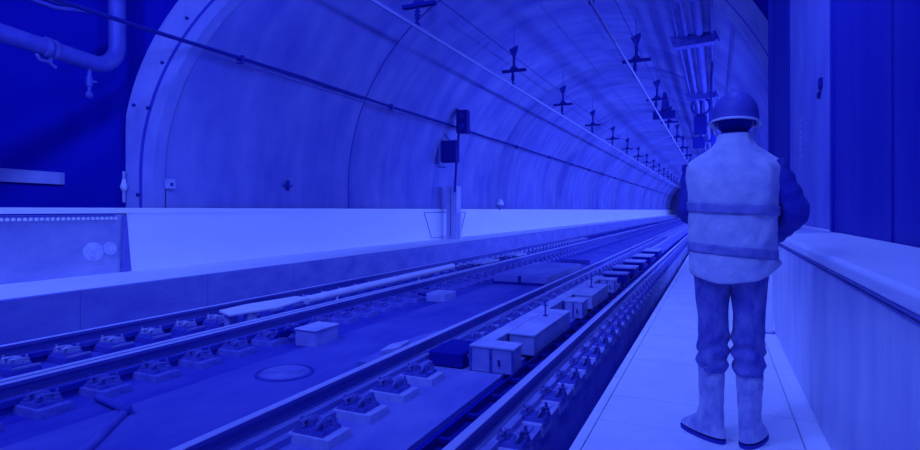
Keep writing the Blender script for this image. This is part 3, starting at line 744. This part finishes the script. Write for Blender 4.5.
# trousers
def leg(cx, s):
    b = MB(); rr = []
    prof = [(.36, .064, .068), (.385, .072, .075), (.41, .078, .082), (.44, .074, .08), (.47, .080, .085), (.50, .072, .08), (.53, .077, .084), (.57, .073, .084), (.62, .074, .088), (.70, .078, .095), (.78, .083, .104), (.86, .092, .112)]
    for i in range(len(prof) - 1):
        for q in range(3):
            f = q / 3; z, rx, ry = [prof[i][k] + (prof[i + 1][k] - prof[i][k]) * f for k in range(3)]
            rr.append((cx + s * .002 * math.sin(z * 20), 0, z, rx, ry, .95))
    rr.append((cx, 0, .86, .094, .112, .95)); rr.append((cx * .9, 0, .95, .10, .12, .95))
    b.loft(rr, 36, lambda a, z: (.085 * math.sin(75 * z + 2.5 * math.sin(a + s) + 1.5 * math.sin(2 * a)) * max(0, min(1, (.62 - z) / .12)) + .02 * math.sin(3 * a + 13 * z) + .03 * math.sin(26 * z + 4 * a)))
    return b
b = leg(-.083, -1); c_ = leg(.083, 1); o_ = len(b.v)
b.v += c_.v; b.f += [[i + o_ for i in f] for f in c_.f]; b.mi += c_.mi; b.sm += c_.sm
b.loft([(0, 0, .84, .16, .115, .9), (0, 0, .90, .175, .125, .9), (0, 0, .98, .17, .12, .9), (0, 0, 1.04, .16, .115, .9)], 36, folds(.01, 30))
b.build('trousers', M['jeans'], wk)
# boots
def boot(cx, ang):
    t = empty('boot', (cx, 0, 0)); 
    b = MB(); R_ = Matrix.Rotation(ang, 3, 'Z')
    sh = [(0, -.0, .385, .062, .064), (0, 0, .40, .064, .066), (0, 0, .33, .061, .064), (0, 0, .25, .057, .062), (0, -.0, .17, .052, .062), (0, .01, .11, .050, .078), (0, .035, .075, .050, .110), (0, .055, .045, .050, .135), (0, .06, .03, .051, .142)]
    sh = [sh[1], sh[0]] + sh[2:]
    rr = []
    for i in range(len(sh) - 1):
        for q in range(4): f = q / 4; rr.append(tuple(sh[i][k] + (sh[i + 1][k] - sh[i][k]) * f for k in range(5)) + (.95,))
    rr.append(sh[-1] + (.95,))
    b.loft(rr, 30, lambda a, z: .014 * math.sin(70 * z + 1.5 * math.sin(a)) * (1 if z > .1 else .2))
    b.v = [tuple(R_ @ Vector(p)) for p in b.v]
    up = b.build('boot', M['boot'], wk); up.location = (cx, 0, 0)
    b = MB(); b.loft([(0, .06, .0, .050, .141, .9), (0, .06, .016, .052, .144, .9), (0, .06, .018, .05, .142, .9)], 30)
    b.v = [tuple(R_ @ Vector(p)) for p in b.v]; so = b.build('sole', M['sole'], up)
    for z, rx in ((.335, .064), (.295, .063), (.385, .067)):
        b = MB(); b.loft([(0, 0, z, rx, rx + .003), (0, 0, z + .012, rx, rx + .003)], 30); b.build('boot_ridge', M['boot'], up)
    bpy.data.objects.remove(t)
boot(-.09, math.radians(48)); boot(.088, math.radians(-22))
# hair and helmet
b = MB(); b.lathe([(.0, .11), (.05, .10), (.083, .05), (.086, -.02), (.078, -.06), (.06, -.085)], (.022, .05, 1.69), 28); b.build('hair', M['hair'], wk)
hb = MB(); prof = [(.113 * math.sin(PI / 2 * q / 10), .135 * math.cos(PI / 2 * q / 10)) for q in range(11)] + [(.115, -.02), (.119, -.03), (.110, -.03), (.104, .01), (.085, .07), (0, .12)]
hb.lathe(prof, (0, 0, 0), 36)
for k in (-1, 0, 1):
    hb.tube([(.035 * k, -.085, .082 - .01 * abs(k)), (.035 * k, -.05, .117 - .008 * abs(k)), (.035 * k, 0, .131 - .008 * abs(k)), (.035 * k, .05, .117 - .008 * abs(k))], .006, 6)
hb.v = [(x, y * 1.15, z) for x, y, z in hb.v]
he = hb.build('helmet', M['helmet'], wk); he.location = (.022, .045, 1.685); he.rotation_euler = (math.radians(-6), math.radians(2), 0)
b = MB(); b.lathe([(.112, -.022), (.128, -.036), (.130, -.042), (.124, -.043), (.110, -.03)], (0, 0, 0), 36); b.v = [(x, y * (1.15 if y < 0 else 1.3), z + (.012 if y > 0 else 0) * y * 10 - .05 * abs(x) * 0) for x, y, z in b.v]; b.build('brim', M['brim'], he)
b = MB(); b.tube([(-.105, -.03, -.03), (-.095, -.045, -.075), (-.08, -.02, -.11)], .006, 6); b.tube([(.105, -.03, -.03), (.098, -.045, -.085), (.08, -.02, -.12)], .006, 6); b.build('chin_strap', M['brim'], he)

# ------------------------------------------------------------------ colour management
sc.view_settings.view_transform = 'Standard'
sc.view_settings.look = 'None'
sc.view_settings.exposure = 0.25
sc.view_settings.gamma = 1.0
sc.view_settings.use_curve_mapping = False
sc.cycles.use_denoising = True
sc.cycles.max_bounces = 12; sc.cycles.diffuse_bounces = 8
